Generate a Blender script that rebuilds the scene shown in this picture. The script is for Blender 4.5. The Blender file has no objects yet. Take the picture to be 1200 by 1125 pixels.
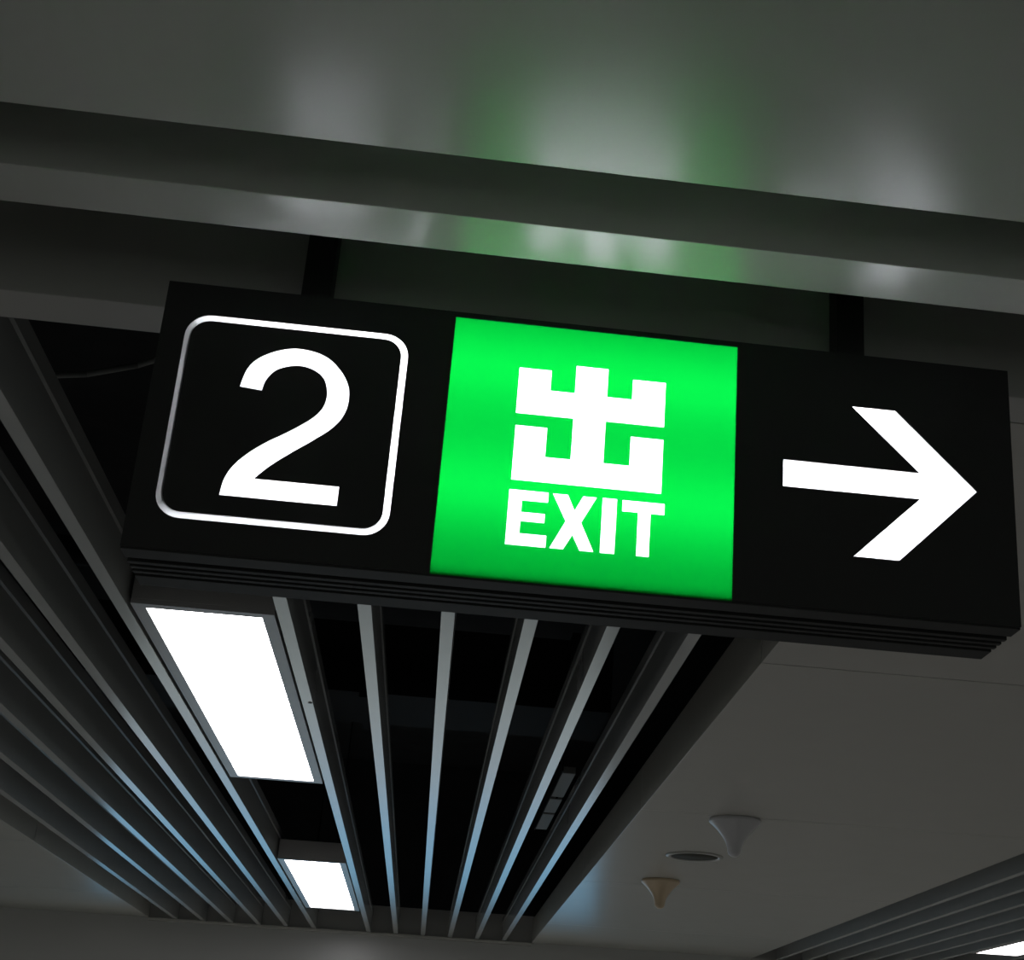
import bpy, bmesh, math
from mathutils import Matrix, Vector

scene = bpy.context.scene
COL = scene.collection
CZ = 1.70                       # eye height of the photographer above the floor

# ------------------------------------------------------------------ camera
F_PX, PPX, PPY = 1711.0, 707.06, 610.18
PITCH, YAW, ROLL = 0.3776, -0.1012, -0.0577
cam_data = bpy.data.cameras.new('camera')
cam = bpy.data.objects.new('camera', cam_data)
COL.objects.link(cam)
R = (Matrix.Rotation(YAW, 3, 'Z') @ Matrix.Rotation(PITCH, 3, 'X') @ Matrix.Rotation(ROLL, 3, 'Y'))
right, fwd, up = R @ Vector((1, 0, 0)), R @ Vector((0, 1, 0)), R @ Vector((0, 0, 1))
M = Matrix((right, up, -fwd)).transposed().to_4x4()
M.translation = Vector((0, 0, CZ))
cam.matrix_world = M
cam_data.sensor_fit = 'HORIZONTAL'
cam_data.sensor_width = 36.0
cam_data.lens = 36.0 * F_PX / 1200.0
cam_data.shift_x = (600.0 - PPX) / 1200.0
cam_data.shift_y = (PPY - 562.5) / 1200.0
cam_data.clip_start = 0.02
scene.camera = cam

# ------------------------------------------------------------------ world, exposure
world = bpy.data.worlds.new('station_ambient')
scene.world = world
world.use_nodes = True
bg = world.node_tree.nodes['Background']
bg.inputs['Color'].default_value = (0.96, 1.0, 0.94, 1)
bg.inputs['Strength'].default_value = 0.235
scene.view_settings.view_transform = 'Standard'
scene.view_settings.look = 'None'
scene.view_settings.exposure = 0.0
scene.view_settings.gamma = 1.0
scene.view_settings.use_curve_mapping = False

LAMP_STRENGTH = 16.0
TUBE_STRENGTH = 32.0
SCREEN_STRENGTH = 1.25


# ------------------------------------------------------------------ materials
def mat(name, color, rough=0.5, metallic=0.0, spec=0.5, noise=0.0, scale=30.0, bump=0.0, aniso=0.0):
    m = bpy.data.materials.new(name)
    m.use_nodes = True
    nt = m.node_tree
    b = nt.nodes['Principled BSDF']
    b.inputs['Base Color'].default_value = (*color, 1)
    b.inputs['Roughness'].default_value = rough
    b.inputs['Metallic'].default_value = metallic
    b.inputs['Specular IOR Level'].default_value = spec
    if aniso:                   # fine roll marks along X spread reflections along Y
        b.inputs['Anisotropic'].default_value = aniso
        tv = nt.nodes.new('ShaderNodeCombineXYZ')
        tv.inputs[1].default_value = 1.0
        tv.inputs[2].default_value = 0.3
        nt.links.new(tv.outputs[0], b.inputs['Tangent'])
    if noise or bump:
        tc = nt.nodes.new('ShaderNodeTexCoord')
        n = nt.nodes.new('ShaderNodeTexNoise')
        n.inputs['Scale'].default_value = scale
        n.inputs['Detail'].default_value = 3
        nt.links.new(tc.outputs['Object'], n.inputs['Vector'])
        if noise:
            mr = nt.nodes.new('ShaderNodeMapRange')
            mr.inputs['To Min'].default_value = 1 - noise
            mr.inputs['To Max'].default_value = 1 + noise
            nt.links.new(n.outputs['Fac'], mr.inputs['Value'])
            mx = nt.nodes.new('ShaderNodeMix')
            mx.data_type = 'RGBA'
            mx.blend_type = 'MULTIPLY'
            mx.inputs['Factor'].default_value = 1
            mx.inputs['A'].default_value = (*color, 1)
            nt.links.new(mr.outputs['Result'], mx.inputs['B'])
            nt.links.new(mx.outputs['Result'], b.inputs['Base Color'])
        if bump:
            bp = nt.nodes.new('ShaderNodeBump')
            bp.inputs['Strength'].default_value = bump
            bp.inputs['Distance'].default_value = 0.001
            nt.links.new(n.outputs['Fac'], bp.inputs['Height'])
            nt.links.new(bp.outputs['Normal'], b.inputs['Normal'])
    return m


def emit(name, color, strength):
    m = bpy.data.materials.new(name)
    m.use_nodes = True
    nt = m.node_tree
    nt.nodes.clear()
    e = nt.nodes.new('ShaderNodeEmission')
    e.inputs['Color'].default_value = (*color, 1)
    e.inputs['Strength'].default_value = strength
    o = nt.nodes.new('ShaderNodeOutputMaterial')
    nt.links.new(e.outputs[0], o.inputs['Surface'])
    return m


def film(name, color):
    """translucent acrylic sheet lit from behind"""
    m = bpy.data.materials.new(name)
    m.use_nodes = True
    nt = m.node_tree
    nt.nodes.clear()
    t = nt.nodes.new('ShaderNodeBsdfTranslucent')
    t.inputs['Color'].default_value = (*color, 1)
    d = nt.nodes.new('ShaderNodeBsdfDiffuse')
    d.inputs['Color'].default_value = (*color, 1)
    mx = nt.nodes.new('ShaderNodeMixShader')
    mx.inputs['Fac'].default_value = 0.15
    o = nt.nodes.new('ShaderNodeOutputMaterial')
    nt.links.new(t.outputs[0], mx.inputs[1])
    nt.links.new(d.outputs[0], mx.inputs[2])
    nt.links.new(mx.outputs[0], o.inputs['Surface'])
    return m


M_PANEL = mat('grey_satin_panel_paint', (0.42, 0.41, 0.375), 0.27, noise=0.03, scale=6)
M_SOFFIT = mat('grey_soffit_paint', (0.40, 0.41, 0.38), 0.27, spec=0.8, noise=0.03, scale=6)
M_SLAT = mat('grey_satin_slat_paint', (0.44, 0.45, 0.445), 0.22, metallic=0.30, noise=0.03, scale=8)
M_BULK = mat('grey_bulkhead_paint', (0.36, 0.36, 0.34), 0.30, noise=0.04, scale=4)
M_BLACK = mat('black_sprayed_concrete', (0.03, 0.031, 0.032), 0.95, spec=0.1, noise=0.3, scale=5)
M_DUCT = mat('black_painted_duct', (0.007, 0.0072, 0.0075), 0.8, spec=0.2)
M_GALV = mat('galvanised_tray', (0.24, 0.25, 0.24), 0.6, metallic=0.2)
M_FLOOR = mat('polished_granite_floor', (0.38, 0.37, 0.35), 0.22, noise=0.12, scale=60)
M_WALL = mat('pale_wall_cladding', (0.45, 0.45, 0.43), 0.4, noise=0.03, scale=5)
M_ACRYL = mat('black_acrylic', (0.020, 0.0205, 0.0205), 0.4, spec=0.35)
M_HOUSING = mat('dark_grey_anodised', (0.037, 0.038, 0.037), 0.6, spec=0.15)
M_INSIDE = mat('white_reflector', (0.28, 0.28, 0.28), 0.7)
M_POLE = mat('black_steel_tube', (0.008, 0.008, 0.008), 0.5)
M_WHITEFILM = film('white_acrylic', (0.72, 0.72, 0.745))
M_GREENFILM = film('green_acrylic', (0.0004, 0.165, 0.013))
M_TUBE = emit('lit_fluorescent_tube', (0.95, 0.97, 1.0), TUBE_STRENGTH)
M_LAMPFRAME = mat('grey_lamp_frame', (0.34, 0.33, 0.33), 0.35)
M_DIFFUSER = emit('lit_lamp_diffuser', (1.0, 0.985, 1.0), LAMP_STRENGTH)
M_ANTWHITE = mat('white_antenna_plastic', (0.42, 0.42, 0.43), 0.35)
M_ANTTAN = mat('yellowed_antenna_plastic', (0.46, 0.36, 0.24), 0.35)
M_GRILLE = mat('dark_perforated_grille', (0.06, 0.06, 0.048), 0.8, spec=0.2)
M_RIM = mat('pale_speaker_rim', (0.36, 0.36, 0.34), 0.35)
M_SCREW = mat('steel_screw', (0.12, 0.12, 0.12), 0.4, metallic=0.7)


# ------------------------------------------------------------------ helpers
def tag(o, label=None, cat=None, group=None, kind=None):
    if label: o['label'] = label
    if cat: o['category'] = cat
    if group: o['group'] = group
    if kind: o['kind'] = kind
    return o


def empty(name, loc):
    o = bpy.data.objects.new(name, None)
    o.empty_display_size = 0.1
    COL.objects.link(o)
    o.location = loc
    return o


def box(bm, x0, x1, y0, y1, z0, z1):
    v = [bm.verts.new(p) for p in ((x0, y0, z0), (x1, y0, z0), (x1, y1, z0), (x0, y1, z0),
                                   (x0, y0, z1), (x1, y0, z1), (x1, y1, z1), (x0, y1, z1))]
    for f in ((0, 3, 2, 1), (4, 5, 6, 7), (0, 1, 5, 4), (1, 2, 6, 5), (2, 3, 7, 6), (3, 0, 4, 7)):
        bm.faces.new([v[i] for i in f])


def prism_x(bm, prof, x0, x1):
    """profile [(y,z)] extruded along X"""
    a = [bm.verts.new((x0, y, z)) for y, z in prof]
    b = [bm.verts.new((x1, y, z)) for y, z in prof]
    n = len(prof)
    for i in range(n):
        j = (i + 1) % n
        bm.faces.new((a[i], a[j], b[j], b[i]))
    bm.faces.new(a)
    bm.faces.new(b)
    bmesh.ops.recalc_face_normals(bm, faces=bm.faces)


def prism_y(bm, prof, y0, y1):
    """profile [(x,z)] extruded along Y"""
    a = [bm.verts.new((x, y0, z)) for x, z in prof]
    b = [bm.verts.new((x, y1, z)) for x, z in prof]
    n = len(prof)
    for i in range(n):
        j = (i + 1) % n
        bm.faces.new((a[i], a[j], b[j], b[i]))
    bm.faces.new(a)
    bm.faces.new(b)
    bmesh.ops.recalc_face_normals(bm, faces=bm.faces)


def tube(bm, p, q, r, n=12):
    p, q = Vector(p), Vector(q)
    d = (q - p).normalized()
    u = d.orthogonal().normalized()
    w = d.cross(u)
    ra = [bm.verts.new(p + r * (u * math.cos(2 * math.pi * i / n) + w * math.sin(2 * math.pi * i / n))) for i in range(n)]
    rb = [bm.verts.new(v.co + (q - p)) for v in ra]
    for i in range(n):
        j = (i + 1) % n
        f = bm.faces.new((ra[i], ra[j], rb[j], rb[i]))
        f.smooth = True
    bm.faces.new(ra)
    bm.faces.new(rb)
    bmesh.ops.recalc_face_normals(bm, faces=bm.faces)


def lathe(bm, prof, n=40):
    """profile [(r,z)] turned about Z"""
    rings = []
    for r, z in prof:
        if r < 1e-6:
            rings.append([bm.verts.new((0, 0, z))])
        else:
            rings.append([bm.verts.new((r * math.cos(2 * math.pi * i / n), r * math.sin(2 * math.pi * i / n), z)) for i in range(n)])
    for a, b in zip(rings, rings[1:]):
        for i in range(n):
            j = (i + 1) % n
            if len(a) == 1 and len(b) == 1:
                continue
            if len(a) == 1:
                f = bm.faces.new((a[0], b[j], b[i]))
            elif len(b) == 1:
                f = bm.faces.new((a[i], a[j], b[0]))
            else:
                f = bm.faces.new((a[i], a[j], b[j], b[i]))
            f.smooth = True
    bmesh.ops.recalc_face_normals(bm, faces=bm.faces)


def sheet(bm, loops, y, thick=0.0):
    """flat region bounded by loops [(x,z)] in the plane y, holes allowed; front looks towards -Y"""
    edges = []
    for loop in loops:
        vs = [bm.verts.new((x, y, z)) for x, z in loop]
        for i in range(len(vs)):
            edges.append(bm.edges.new((vs[i], vs[(i + 1) % len(vs)])))
    r = bmesh.ops.triangle_fill(bm, use_beauty=True, use_dissolve=False, edges=edges, normal=(0, -1, 0))
    faces = [g for g in r['geom'] if isinstance(g, bmesh.types.BMFace)]
    for f in faces:
        f.normal_update()
        if f.normal.y > 0:
            f.normal_flip()
    if thick:
        ex = bmesh.ops.extrude_face_region(bm, geom=faces)
        bmesh.ops.translate(bm, vec=(0, thick, 0), verts=[g for g in ex['geom'] if isinstance(g, bmesh.types.BMVert)])
        bmesh.ops.recalc_face_normals(bm, faces=bm.faces)


def obj(name, bm, m, parent=None, bevel=0.0):
    me = bpy.data.meshes.new(name)
    if bevel:
        bmesh.ops.bevel(bm, geom=list(bm.edges), offset=bevel, segments=2, affect='EDGES', profile=0.6)
    bm.to_mesh(me)
    bm.free()
    me.materials.append(m)
    o = bpy.data.objects.new(name, me)
    COL.objects.link(o)
    if parent:
        o.parent = parent
    return o


def boxobj(name, ext, m, parent=None, bevel=0.0):
    bm = bmesh.new()
    box(bm, *ext)
    return obj(name, bm, m, parent, bevel)


def smooth_path(pts, sub=6):
    """Catmull-Rom through pts (open)"""
    out = []
    n = len(pts)
    for i in range(n - 1):
        p0, p1, p2, p3 = pts[max(i - 1, 0)], pts[i], pts[i + 1], pts[min(i + 2, n - 1)]
        for k in range(sub):
            t = k / sub
            out.append(tuple(0.5 * ((2 * b) + (c - a) * t + (2 * a - 5 * b + 4 * c - d) * t * t + (-a + 3 * b - 3 * c + d) * t ** 3)
                             for a, b, c, d in zip(p0, p1, p2, p3)))
    out.append(pts[-1])
    return out


def rrect(x0, x1, z0, z1, r, n=8):
    out = []
    for cx, cz, a0 in ((x1 - r, z1 - r, 0), (x0 + r, z1 - r, 90), (x0 + r, z0 + r, 180), (x1 - r, z0 + r, 270)):
        for i in range(n + 1):
            a = math.radians(a0 + 90 * i / n)
            out.append((cx + r * math.cos(a), cz + r * math.sin(a)))
    return out


# ------------------------------------------------------------------ measures of the place
HC = 1.044               # height of the ceiling plane above the eye
K = HC / 1.15
H = CZ + HC           # underside of slats, panels and dropped strips
PITCH_X = 0.2157 * K
X0 = -1.962 * K             # first slat of the middle bay
YN, YF = 2.233 * K, 12.2 * K    # where the slats start and end
LEFT_EDGE, RIGHT_EDGE, RIGHT_BAY = -2.172 * K, 0.852 * K, 2.668 * K
SA, SB, SC, SD1, SD2 = 1.636 * K, 1.778 * K, 1.8735 * K, 2.14 * K, 2.233 * K   # edges of the two slots
YE = 12.45               # end wall
TOP = H + 1.25           # underside of the structural slab

# ------------------------------------------------------------------ the setting
floor = boxobj('floor', (-9, 9, -6, YE + 0.2, -0.2, 0.0), M_FLOOR)
tag(floor, 'polished grey granite station floor', kind='structure')

ceiling = empty('ceiling', (0, 0, 0))
tag(ceiling, 'grey station ceiling of solid panels and long slats', kind='structure')
boxobj('slab', (-9, 9, -6, YE + 0.2, TOP, TOP + 0.2), M_BLACK, ceiling)
boxobj('void_side', (-9.0, -8.9, -6, YE + 0.2, H, TOP), M_BLACK, ceiling)
boxobj('void_side', (8.9, 9.0, -6, YE + 0.2, H, TOP), M_BLACK, ceiling)
boxobj('soffit_panel', (-9, 9, -6, SA, H, H + 0.04), M_SOFFIT, ceiling, 0.001)
boxobj('slot_cover', (-9, 9, SA - 0.03, SB, H + 0.30, H + 0.32), M_BULK, ceiling)
boxobj('slot_side', (-9, 9, SA - 0.024, SA, H + 0.04, H + 0.30), M_BULK, ceiling)

# dropped strip in front of the slot
bm = bmesh.new()
box(bm, -9, 9, SB, SC, H, H + 0.62)
t1 = obj('trim_1', bm, M_SOFFIT, None, 0.0015)
tag(t1, 'dropped grey strip along the near side of the sign slot', kind='structure')
# dropped strip behind the slot, where the slats begin
bm = bmesh.new()
box(bm, -9, 9, SD1, SD2, H, H + 0.62)
t2 = obj('trim_2', bm, M_BULK, None, 0.0015)
tag(t2, 'dropped grey strip along the far side of the sign slot', kind='structure')
boxobj('slot_cover', (-9, 9, SC, SD1, H + 0.60, H + 0.62), M_BLACK, ceiling)

# bulkhead closing the slats at the far end, with the end wall below it
bk = boxobj('wall_far', (-9, 9, YF, YE, H - 0.38, H + 0.19), M_BULK)
tag(bk, 'grey bulkhead hanging at the far end of the slats', kind='structure')
boxobj('ledge', (LEFT_EDGE, RIGHT_EDGE, YF - 0.035, YF, H - 0.022, H - 0.002), M_PANEL, bk, 0.001)
boxobj('ledge', (RIGHT_BAY, RIGHT_BAY + 14 * PITCH_X, YF - 0.035, YF, H - 0.022, H - 0.002), M_PANEL, bk, 0.001)
boxobj('void_end', (-9, 9, YF, YE, H + 0.19, TOP), M_BLACK, ceiling)
we = boxobj('wall_end', (-9, 9, YE, YE + 0.2, 0, TOP), M_WALL)
tag(we, 'pale clad end wall of the hall', kind='structure')

# solid ceiling panels: trays with upturned edges, butted with a hairline joint
SEAMS = [SD2, 3.833 * K, 6.118 * K, 8.403 * K, 10.688 * K, YF]


def tray(x0, x1, y0, y1):
    bm = bmesh.new()
    g = 0.0025
    box(bm, x0, x1, y0 + g, y1 - g, H, H + 0.17)
    return obj('ceiling_panel', bm, M_PANEL, ceiling, 0.0012)


for a, b in zip(SEAMS, SEAMS[1:]):
    tray(RIGHT_EDGE, RIGHT_BAY, a, b)
    tray(LEFT_EDGE - 1.684, LEFT_EDGE, a, b)
    tray(-8.9, LEFT_EDGE - 1.686, a, b)
    tray(RIGHT_BAY + 14 * PITCH_X, 8.9, a, b)

# slats: folded sheet with a small outward lip near the top
sp = [(-0.0175, 0), (0.0175, 0), (0.0175, 0.126), (0.0218, 0.133), (0.0205, 0.176), (0.0170, 0.176), (0.0180, 0.135),
      (0.0145, 0.125), (0.0145, 0.003), (-0.0145, 0.003), (-0.0145, 0.125), (-0.0180, 0.135), (-0.0170, 0.176),
      (-0.0205, 0.176), (-0.0218, 0.133), (-0.0175, 0.126)]
bm = bmesh.new()
prism_y(bm, [(x * K, z * K) for x, z in sp], YN + 0.004, YF - 0.002)
slat0 = obj('slat', bm, M_SLAT, ceiling)
slats_x = [X0 + PITCH_X * k for k in range(13) if k != 6] + [RIGHT_BAY + PITCH_X * k for k in range(1, 14) if k != 7]
slat_objs = []
for i, x in enumerate(slats_x):
    s = slat0 if i == 0 else slat0.copy()
    if i:
        COL.objects.link(s)
    s.location = (x, 0, H)
    s.parent = ceiling
    slat_objs.append(s)
# screw head on the slat beside the large lamp
bm = bmesh.new()
lathe(bm, [(0, -0.002), (0.006, -0.002), (0.007, 0.0), (0, 0.0)], 12)
sc = obj('screw', bm, M_SCREW, slat_objs[6])
sc.location = (0.008, 4.72 * K, 0)

# ------------------------------------------------------------------ hanging sign
SX, SY, SZ = 0.164, 1.82, CZ + 1.02 - 0.197   # centre of the lit face
SW, SH, SD = 0.60, 0.197, 0.152
sign = empty('hanging_sign', (SX, SY, SZ))
tag(sign, 'long black light-box sign with a green exit square and white arrow hanging from the ceiling', 'sign')

RING_O = rrect(-0.5675, -0.2635, -0.150, 0.1505, 0.034)
RING_I = rrect(-0.5590, -0.2730, -0.1405, 0.1415, 0.026)
two_a = [(-.4833, .0469), (-.4748, .0795), (-.4525, .1007), (-.4171, .1130), (-.3770, .1066), (-.3495, .083), (-.3372, .0559),
         (-.3385, .0252), (-.3515, .001), (-.3766, -.0221), (-.4042, -.0442), (-.4290, -.0660), (-.4453, -.0845)]
two_b = [(-.4869, -.1125), (-.4833, -.0862), (-.4699, -.0618), (-.4434, -.0358), (-.4084, -.0110), (-.3808, .0117), (-.3685, .0305),
         (-.3665, .0525), (-.3749, .0735), (-.3940, .0850), (-.4156, .0864), (-.4377, .0772), (-.4495, .0610), (-.4533, .0443)]
TWO = smooth_path(two_a) + [(-.3340, -.0845), (-.3340, -.1125)] + smooth_path(two_b)
ARROW = [(.3660, .1135), (.4300, .1135), (.5459, 0), (.4310, -.1145), (.3665, -.1145), (.4627, -.0200), (.2675, -.0205), (.2675, .0205), (.4627, .0200)]
CHU = [(-.1085, .1205), (-.0635, .1205), (-.0635, .0893), (-.0290, .0893), (-.0290, .1320), (.0160, .1320), (.0160, .0886), (.0515, .0886),
       (.0515, .1198), (.0980, .1198), (.0980, .0510), (.0162, .0510), (.0162, -.0126), (.0523, -.0126), (.0523, .0316), (.0980, .0316),
       (.0980, -.0495), (-.1075, -.0495), (-.1075, .0319), (-.0640, .0319), (-.0640, -.0120), (-.0288, -.0120), (-.0288, .0503), (-.1085, .0503)]
LET = {
    'E': [(-.1085, -.0640), (-.0555, -.0640), (-.0555, -.0785), (-.0907, -.0785), (-.0907, -.0955), (-.0585, -.0955), (-.0585, -.1085),
          (-.0907, -.1085), (-.0907, -.1262), (-.0545, -.1262), (-.0545, -.1434), (-.1085, -.1434)],
    'X': [(-.0495, -.0643), (-.0291, -.0643), (-.0188, -.0865), (-.0080, -.0643), (.0102, -.0643), (-.0090, -.1028), (.0099, -.1432),
          (-.0087, -.1432), (-.0197, -.1215), (-.0310, -.1432), (-.0493, -.1432), (-.0299, -.1028)],
    'I': [(.0185, -.0638), (.0380, -.0638), (.0380, -.1433), (.0185, -.1433)],
    'T': [(.0457, -.0642), (.1035, -.0642), (.1035, -.0803), (.0847, -.0803), (.0847, -.1430), (.0676, -.1430), (.0676, -.0803), (.0457, -.0803)],
}
GREEN = [(-.2035, -.1945), (.1995, -.1945), (.1995, .1890), (-.2035, .1890)]


def rect(x0, x1, z0, z1):
    return [(x0, z0), (x1, z0), (x1, z1), (x0, z1)]


def part_sheet(name, loops, m, thick=0.0, y=0.0, label=None, parent=None):
    bm = bmesh.new()
    sheet(bm, loops, y, thick)
    o = obj(name, bm, m, parent or sign)
    if label:
        o['label'] = label
    return o


part_sheet('face_panel', [rect(-SW, -.2035, -.1945, SH), RING_O], M_ACRYL, 0.003)
part_sheet('face_panel', [RING_I, TWO], M_ACRYL, 0.003)
part_sheet('face_panel', [rect(.1995, SW, -.1945, SH), ARROW], M_ACRYL, 0.003)
part_sheet('face_edge', [rect(-.2035, .1995, .1890, SH)], M_ACRYL, 0.003)
part_sheet('frame_line', [RING_O, RING_I], M_WHITEFILM, 0, 0.0015, 'white rounded square outline around the numeral')
part_sheet('numeral', [TWO], M_WHITEFILM, 0, 0.0015, 'lit white numeral 2')
part_sheet('arrow', [ARROW], M_WHITEFILM, 0, 0.0015, 'lit white arrow pointing right')
gp = part_sheet('green_panel', [GREEN, CHU] + list(LET.values()), M_GREENFILM, 0, 0.0015, 'lit green exit square')
part_sheet('exit_character', [CHU], M_WHITEFILM, 0, 0.0015, 'lit white blocky exit character', gp)
for ch, loop in LET.items():
    part_sheet('letter', [loop], M_WHITEFILM, 0, 0.0015, 'lit white letter ' + ch, gp)

# housing: back, top, ends (white inside), ribbed extrusion below
bm = bmesh.new()
box(bm, -SW, SW, SD - 0.004, SD, -SH, SH)
box(bm, -SW, SW, 0.003, SD - 0.004, SH - 0.004, SH)
box(bm, -SW, -SW + 0.004, 0.004, SD - 0.004, -SH + 0.0105, SH - 0.004)
box(bm, SW - 0.004, SW, 0.004, SD - 0.004, -SH + 0.0105, SH - 0.004)
obj('housing', bm, M_HOUSING, sign)
bm = bmesh.new()
box(bm, -SW + 0.005, SW - 0.005, SD - 0.008, SD - 0.005, -SH + 0.02, SH - 0.006)
box(bm, -SW + 0.005, SW - 0.005, 0.006, SD - 0.008, SH - 0.009, SH - 0.006)
box(bm, -SW + 0.005, SW - 0.005, 0.006, SD - 0.008, -SH + 0.0105, -SH + 0.012)
obj('reflector', bm, M_INSIDE, sign)
zb, zt, gd = -SH, -SH + 0.010, 0.007
ys = [0.0, 0.038, 0.053, 0.063, 0.073, 0.082, 0.092, 0.101, 0.112, SD]
prof = [(0.004, zt), (0.004, zb)]
for i in range(1, 9, 2):
    prof += [(ys[i], zb), (ys[i], zb + gd), (ys[i + 1], zb + gd), (ys[i + 1], zb)]
prof += [(SD - 0.004, zb), (SD - 0.004, zt)]
bm = bmesh.new()
prism_x(bm, prof, -SW, SW)
obj('ribbed_base', bm, M_HOUSING, sign)
# fluorescent tubes behind the face
for z in (0.118, -0.065):
    bm = bmesh.new()
    tube(bm, (-0.517, 0.074, z), (0.535, 0.074, z), 0.012, 14)
    obj('fluorescent_tube', bm, M_TUBE, sign)
# unseen plates added at the tube ends, gapped to dim the outline's left side
for x in (-0.548, 0.552):
    boxobj('socket_baffle', (x - 0.0015, x + 0.0015, 0.013, SD - 0.009, -SH + 0.013, SH - 0.010), M_INSIDE, sign)
for x in (-0.518, 0.5365):
    for z in (0.118, -0.065):
        bm = bmesh.new()
        tube(bm, (x - 0.0275 if x < 0 else x, 0.074, z), (x if x < 0 else x + 0.0135, 0.074, z), 0.014, 12)
        obj('tube_socket', bm, M_INSIDE, sign)
# two hanger tubes up into the slot
for dx in (-0.409, 0.385):
    bm = bmesh.new()
    box(bm, dx - 0.021, dx + 0.021, 0.068, 0.110, SH, H + 0.60 - SZ)
    hp = obj('hanger_tube', bm, M_POLE, sign)

# ------------------------------------------------------------------ ceiling lamps


def lamp(cx, y0, y1, label):
    L = y1 - y0
    o = empty('ceiling_lamp', (cx, (y0 + y1) / 2, H + 0.003))
    tag(o, label, 'lamp', 'long rectangular lamps between the slats')
    w, hh, fr = 0.188 * K, 0.098, 0.032
    bm = bmesh.new()
    box(bm, -w, w, -L / 2, L / 2, 0.012, hh)
    obj('housing', bm, M_LAMPFRAME, o, 0.002)
    bm = bmesh.new()
    box(bm, -w, -w + fr, -L / 2, L / 2, 0, 0.012)
    box(bm, w - fr, w, -L / 2, L / 2, 0, 0.012)
    box(bm, -w + fr, w - fr, -L / 2, -L / 2 + fr, 0, 0.012)
    box(bm, -w + fr, w - fr, L / 2 - fr, L / 2, 0, 0.012)
    obj('frame', bm, M_LAMPFRAME, o)
    bm = bmesh.new()
    box(bm, -w + fr, w - fr, -L / 2 + fr, L / 2 - fr, 0.004, 0.011)
    obj('diffuser', bm, M_DIFFUSER, o)
    for yy in (-L / 2 + 0.25, L / 2 - 0.25):
        bm = bmesh.new()
        tube(bm, (0, yy, hh), (0, yy, TOP - H - 0.004), 0.004, 6)
        obj('suspension_rod', bm, M_DUCT, o)
    return o


LX = X0 + PITCH_X * 6
lamp(LX, 3.795 * K, 6.115 * K, 'white rectangular ceiling lamp between slats just behind the number 2 of the sign')
lamp(LX, 8.405 * K, 10.77 * K, 'white rectangular ceiling lamp between slats close to the far bulkhead')
lamp(RIGHT_BAY + PITCH_X * 7, 8.405 * K, 10.77 * K, 'white ceiling lamp in the other slatted bay beyond the solid panels')

# ------------------------------------------------------------------ antennas and speaker on the solid panels


def antenna(x, y, m, label, r=0.101, h=0.144):
    o = empty('ceiling_antenna', (x, y, H))
    tag(o, label, 'antenna', 'trumpet shaped ceiling antennas')
    bm = bmesh.new()
    lathe(bm, [(0, 0), (r * 0.98, 0), (r, -0.004), (r, -0.011), (r * 0.96, -0.016), (0, -0.016)])
    obj('base_plate', bm, m, o)
    bm = bmesh.new()
    pr = [(r * 0.955, -0.0155)]
    for i in range(1, 11):
        t = i / 10
        pr.append((0.030 + (r * 0.955 - 0.030) * (1 - t) ** 1.9 - 0.004 * t, -0.0155 - (h - 0.035) * t))
    re = pr[-1][0]
    ze = pr[-1][1]
    for a in (25, 50, 70, 90):
        pr.append((re * math.cos(math.radians(a)), ze - 0.020 * math.sin(math.radians(a))))
    pr[-1] = (0, pr[-1][1])
    lathe(bm, pr)
    obj('cone', bm, m, o)
    return o


antenna(1.27 * K, 6.19 * K, M_ANTWHITE, 'pale grey trumpet shaped antenna on the ceiling panel joint')
antenna(1.262 * K, 8.16 * K, M_ANTTAN, 'yellowed trumpet shaped antenna on the ceiling beyond the round speaker', 0.097, 0.139)

spk = empty('ceiling_speaker', (1.285 * K, 7.24 * K, H))
tag(spk, 'flat round speaker grille in the ceiling between two antennas', 'speaker')
bm = bmesh.new()
lathe(bm, [(0.106, 0), (0.128, 0), (0.128, -0.004), (0.121, -0.008), (0.108, -0.006), (0.106, 0)])
obj('rim', bm, M_RIM, spk)
bm = bmesh.new()
lathe(bm, [(0, -0.003), (0.1065, -0.003), (0.1065, 0), (0, 0)])
obj('grille', bm, M_GRILLE, spk)

# ------------------------------------------------------------------ services in the dark void


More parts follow.
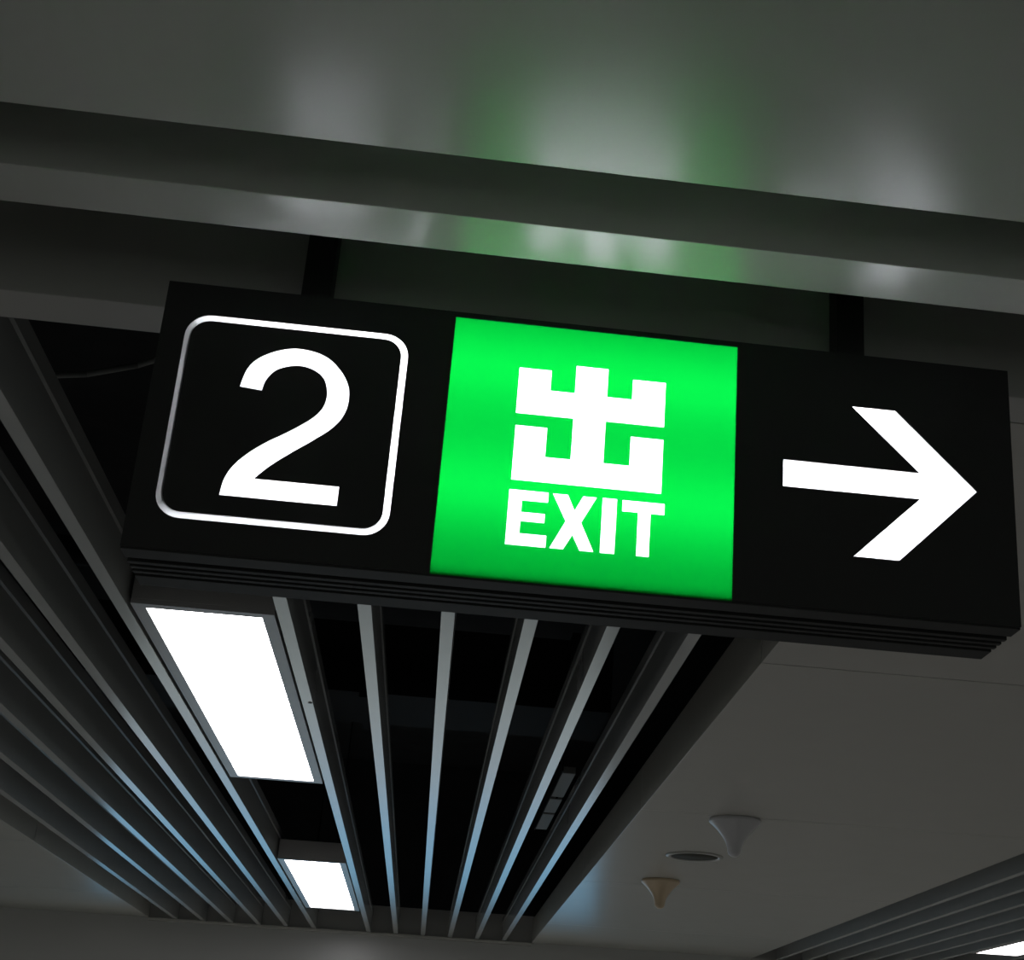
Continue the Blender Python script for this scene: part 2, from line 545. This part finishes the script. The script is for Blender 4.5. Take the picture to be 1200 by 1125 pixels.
def service(name, label, cat, shapes, m):
    bm = bmesh.new()
    for s in shapes:
        if s[0] == 'b':
            box(bm, *s[1:])
        else:
            tube(bm, *s[1:])
    o = obj(name, bm, m)
    tag(o, label, cat)
    return o


service('air_duct', 'black rectangular air duct crossing the void above the slats', 'duct',
        [('b', -1.95, 0.75, 6.55, 7.15, H + 0.62, H + 0.95)] + [('b', x, x + 0.04, 6.52, 7.18, H + 0.59, H + 0.98) for x in (-1.5, -0.4, 0.55)], M_DUCT)
service('water_pipe', 'black pipe crossing the void above the slats', 'pipe',
        [('t', (-1.95, 5.3, H + 0.75), (0.75, 5.3, H + 0.75), 0.055)], M_DUCT)

bm = bmesh.new()
pts = [Vector((-1.6 + 1.15 * t, 2.75 + 0.25 * t, H + 0.62 - 1.25 * t * (1 - t))) for t in [i / 12 for i in range(13)]]
for a, b in zip(pts, pts[1:]):
    tube(bm, a, b, 0.007, 8)
tag(obj('cable', bm, M_GALV), 'thin grey cable sagging in the dark void beside the numeral end of the sign', 'cable')

tr = empty('cable_tray', (0.545, 6.9, H + 0.25))
tag(tr, 'short pale cable tray in the dark void above the slats', 'cable tray')
for y0, y1 in ((-0.70, -0.16), (-0.10, 0.25), (0.30, 0.75)):
    boxobj('tray_section', (-0.028, 0.028, y0, y1, 0, 0.03), M_GALV, tr, 0.002)
boxobj('support_rod', (-0.004, 0.004, -0.14, -0.12, 0, 0.20), M_DUCT, tr)
boxobj('side_rail', (-0.034, -0.029, -0.75, 0.80, 0, 0.05), M_DUCT, tr)

# lit advertising screen on the end wall, below the frame: the slats and panels mirror its blue face and side edges
scr = empty('advert_screen_offscreen', (0, YE, 0.15))
tag(scr, 'wide lit blue and white advertising screen on the end wall', 'screen')
AX0, AX1 = -2.66, 1.36
boxobj('frame', (AX0 - 0.06, AX1 + 0.06, -0.10, 0, -0.06, 2.16), M_HOUSING, scr)
for z0, z1, c in ((0.0, 1.05, (0.52, 0.57, 0.54)), (1.05, 1.30, (0.74, 0.66, 0.70)), (1.30, 2.10, (0.20, 0.58, 0.90))):
    boxobj('display_panel_offscreen', (AX0, AX1, -0.108, -0.10, z0, z1), emit('lit_display', c, SCREEN_STRENGTH), scr)
